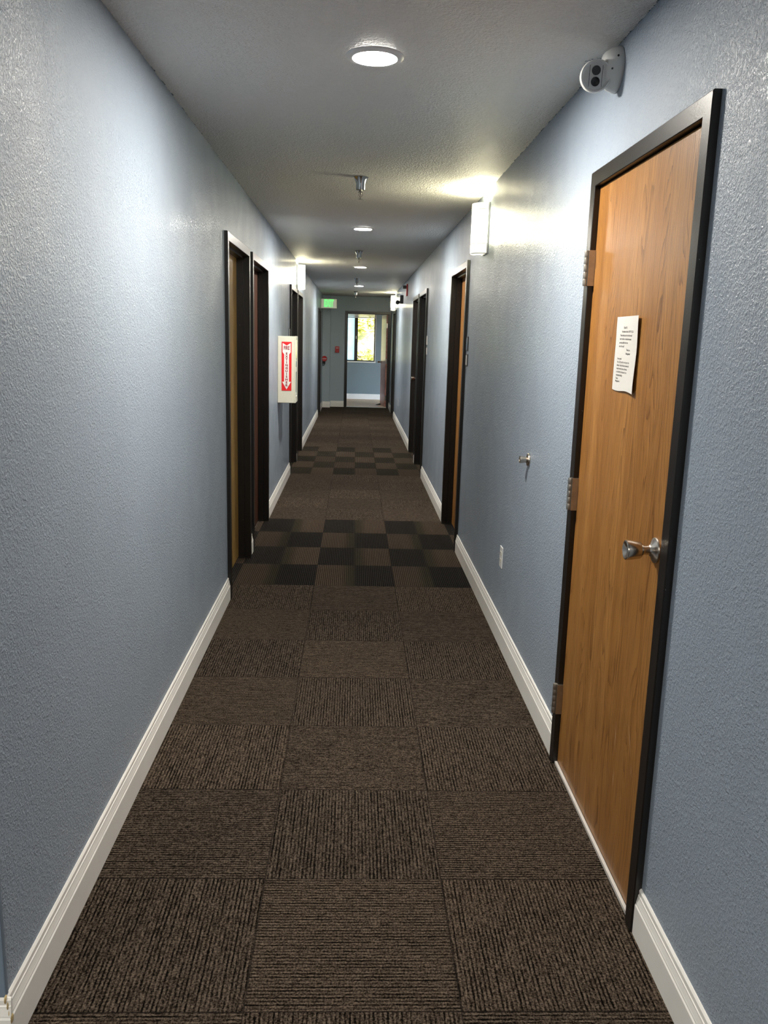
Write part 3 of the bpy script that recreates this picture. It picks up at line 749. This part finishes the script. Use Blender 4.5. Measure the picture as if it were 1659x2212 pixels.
# ------------------------------------------------------------------ hillside seen through the window
def hill_mat():
    m, t, b = mat('sunlit_hillside', (.3, .3, .06), .9, spec=.1)
    v = t.pos(); n = t.noise(v, 1.3, 5, .65); n2 = t.noise(v, .45, 3)
    c = t.mix(t.sstep(n, .35, .65), (.42, .41, .17), (.66, .62, .28)); c = t.mix(t.sstep(n2, .5, .68, 0, .8), c, (.62, .48, .34))
    t.put(b.inputs['Base Color'], c); t.put(b.inputs['Normal'], t.bump(n, .6, .08)); return m
bm = bmesh.new(); NX, NY = 40, 40; G = []
for j in range(NY + 1):
    row = []
    for i in range(NX + 1):
        x = -14 + 28 * i / NX; y = 24.5 + 26 * j / NY
        z = -1.4 + (y - 24.5) * .62 + .25 * math.sin(x * .9 + y) + .15 * random.random()
        row.append(bm.verts.new((x, y, z)))
    G.append(row)
for j in range(NY):
    for i in range(NX): bm.faces.new((G[j][i], G[j][i + 1], G[j + 1][i + 1], G[j + 1][i]))
low = [bm.verts.new((x, y, -4)) for x, y in ((-14, 24.5), (14, 24.5))]
bm.faces.new([low[0], low[1]] + [G[0][i] for i in range(NX, -1, -1)])
tag(done('hillside', bm, hill_mat(), smooth=80), 'sunlit yellow green hillside outside the landing window', 'hillside', kind='structure')
def leaf_mat():
    m, t, b = mat('sunlit_shrub_leaves', (.25, .3, .04), .7, spec=.2)
    n = t.noise(t.pos(), 3.5, 3); t.put(b.inputs['Base Color'], t.mix(t.sstep(n, .3, .7), (.34, .36, .10), (.72, .68, .17))); return m
LEAF = leaf_mat(); BARK = plain('shrub_bark', (.16, .12, .09), .8, .3)
def shrub(x, y, r, label):
    zg = -1.4 + (y - 24.5) * .62
    root = empty('shrub', (x, y, zg - .1), label, 'shrub', 'shrubs on the hillside')
    bm = bmesh.new()
    for k in range(420):
        a, e = random.uniform(0, 2 * math.pi), math.acos(random.uniform(-.3, 1)); rr = r * random.uniform(.55, 1.05)
        c = Vector((x + rr * math.sin(e) * math.cos(a), y + rr * math.sin(e) * math.sin(a), zg + .45 * r + rr * .85 * math.cos(e)))
        q = Vector((random.gauss(0, 1), random.gauss(0, 1), random.gauss(0, 1))).to_track_quat('Z', 'Y'); l = r * .13
        bm.faces.new([bm.verts.new(c + q @ Vector(p)) for p in ((-l, 0, 0), (0, -l * .5, .2 * l), (l, 0, 0), (0, l * .5, .2 * l))])
    done('foliage', bm, LEAF, root)
    bm = bmesh.new()
    for k in range(4): tube(bm, [(x, y, zg - .15), (x + random.uniform(-.2, .2) * r, y + random.uniform(-.2, .2) * r, zg + .3 * r), (x + random.uniform(-.6, .6) * r, y + random.uniform(-.6, .6) * r, zg + r)], .03 * r, 6)
    done('stem', bm, BARK, root); adopt(root)
shrub(.35, 27.4, .62, 'yellow green shrub low in the landing window, nearest the glass')
shrub(1.15, 29.6, .75, 'yellow green shrub on the hillside at the right edge of the window')
shrub(.55, 31.2, .8, 'yellow green shrub higher up the hillside behind the low one')
shrub(-.5, 29.2, .8, 'shrub on the hillside behind the obscured pane')

# ------------------------------------------------------------------ daylight
wd = bpy.data.worlds.new('daylight'); SC.world = wd; wd.use_nodes = True
nt = wd.node_tree; bg = nt.nodes['Background']
sky = nt.nodes.new('ShaderNodeTexSky'); sky.sky_type = 'NISHITA'; sky.sun_disc = False
sky.sun_elevation = math.radians(48); sky.sun_rotation = math.radians(200)
nt.links.new(sky.outputs[0], bg.inputs[0]); bg.inputs[1].default_value = .085
sun = bpy.data.lights.new('sun', 'SUN'); sun.energy = 1.1; sun.angle = math.radians(1.5); sun.color = (1, .96, .88)
so = bpy.data.objects.new('sun', sun); COL.objects.link(so); so.location = (-6, 10, 14)
so.rotation_euler = (math.radians(48), 0, math.radians(-25))

# ------------------------------------------------------------------ camera
cam = bpy.data.cameras.new('camera'); co = bpy.data.objects.new('camera', cam); COL.objects.link(co)
r_ = Vector((0.9990668, -0.03341763, 0.02736395)); u_ = Vector((-0.02000973, 0.20335199, 0.97890121)); f_ = Vector((0.03827707, 0.97853525, -0.20249354))
M = Matrix((r_, u_, -f_)).transposed().to_4x4(); M.translation = Vector((0, 0, 1.571)); co.matrix_world = M
cam.sensor_fit = 'VERTICAL'; cam.sensor_height = 24.0; cam.lens = 24.0 * 1809.69 / 2212; cam.clip_start = .02; cam.clip_end = 300
SC.camera = co

# ------------------------------------------------------------------ look
SC.view_settings.view_transform = 'Standard'; SC.view_settings.look = 'None'
SC.view_settings.gamma = 1.0; SC.view_settings.use_curve_mapping = False
SC.view_settings.exposure = 3.70
SC.cycles.max_bounces = 8; SC.cycles.diffuse_bounces = 5; SC.cycles.glossy_bounces = 3
SC.cycles.use_denoising = True
SC.cycles.sample_clamp_indirect = 2.0
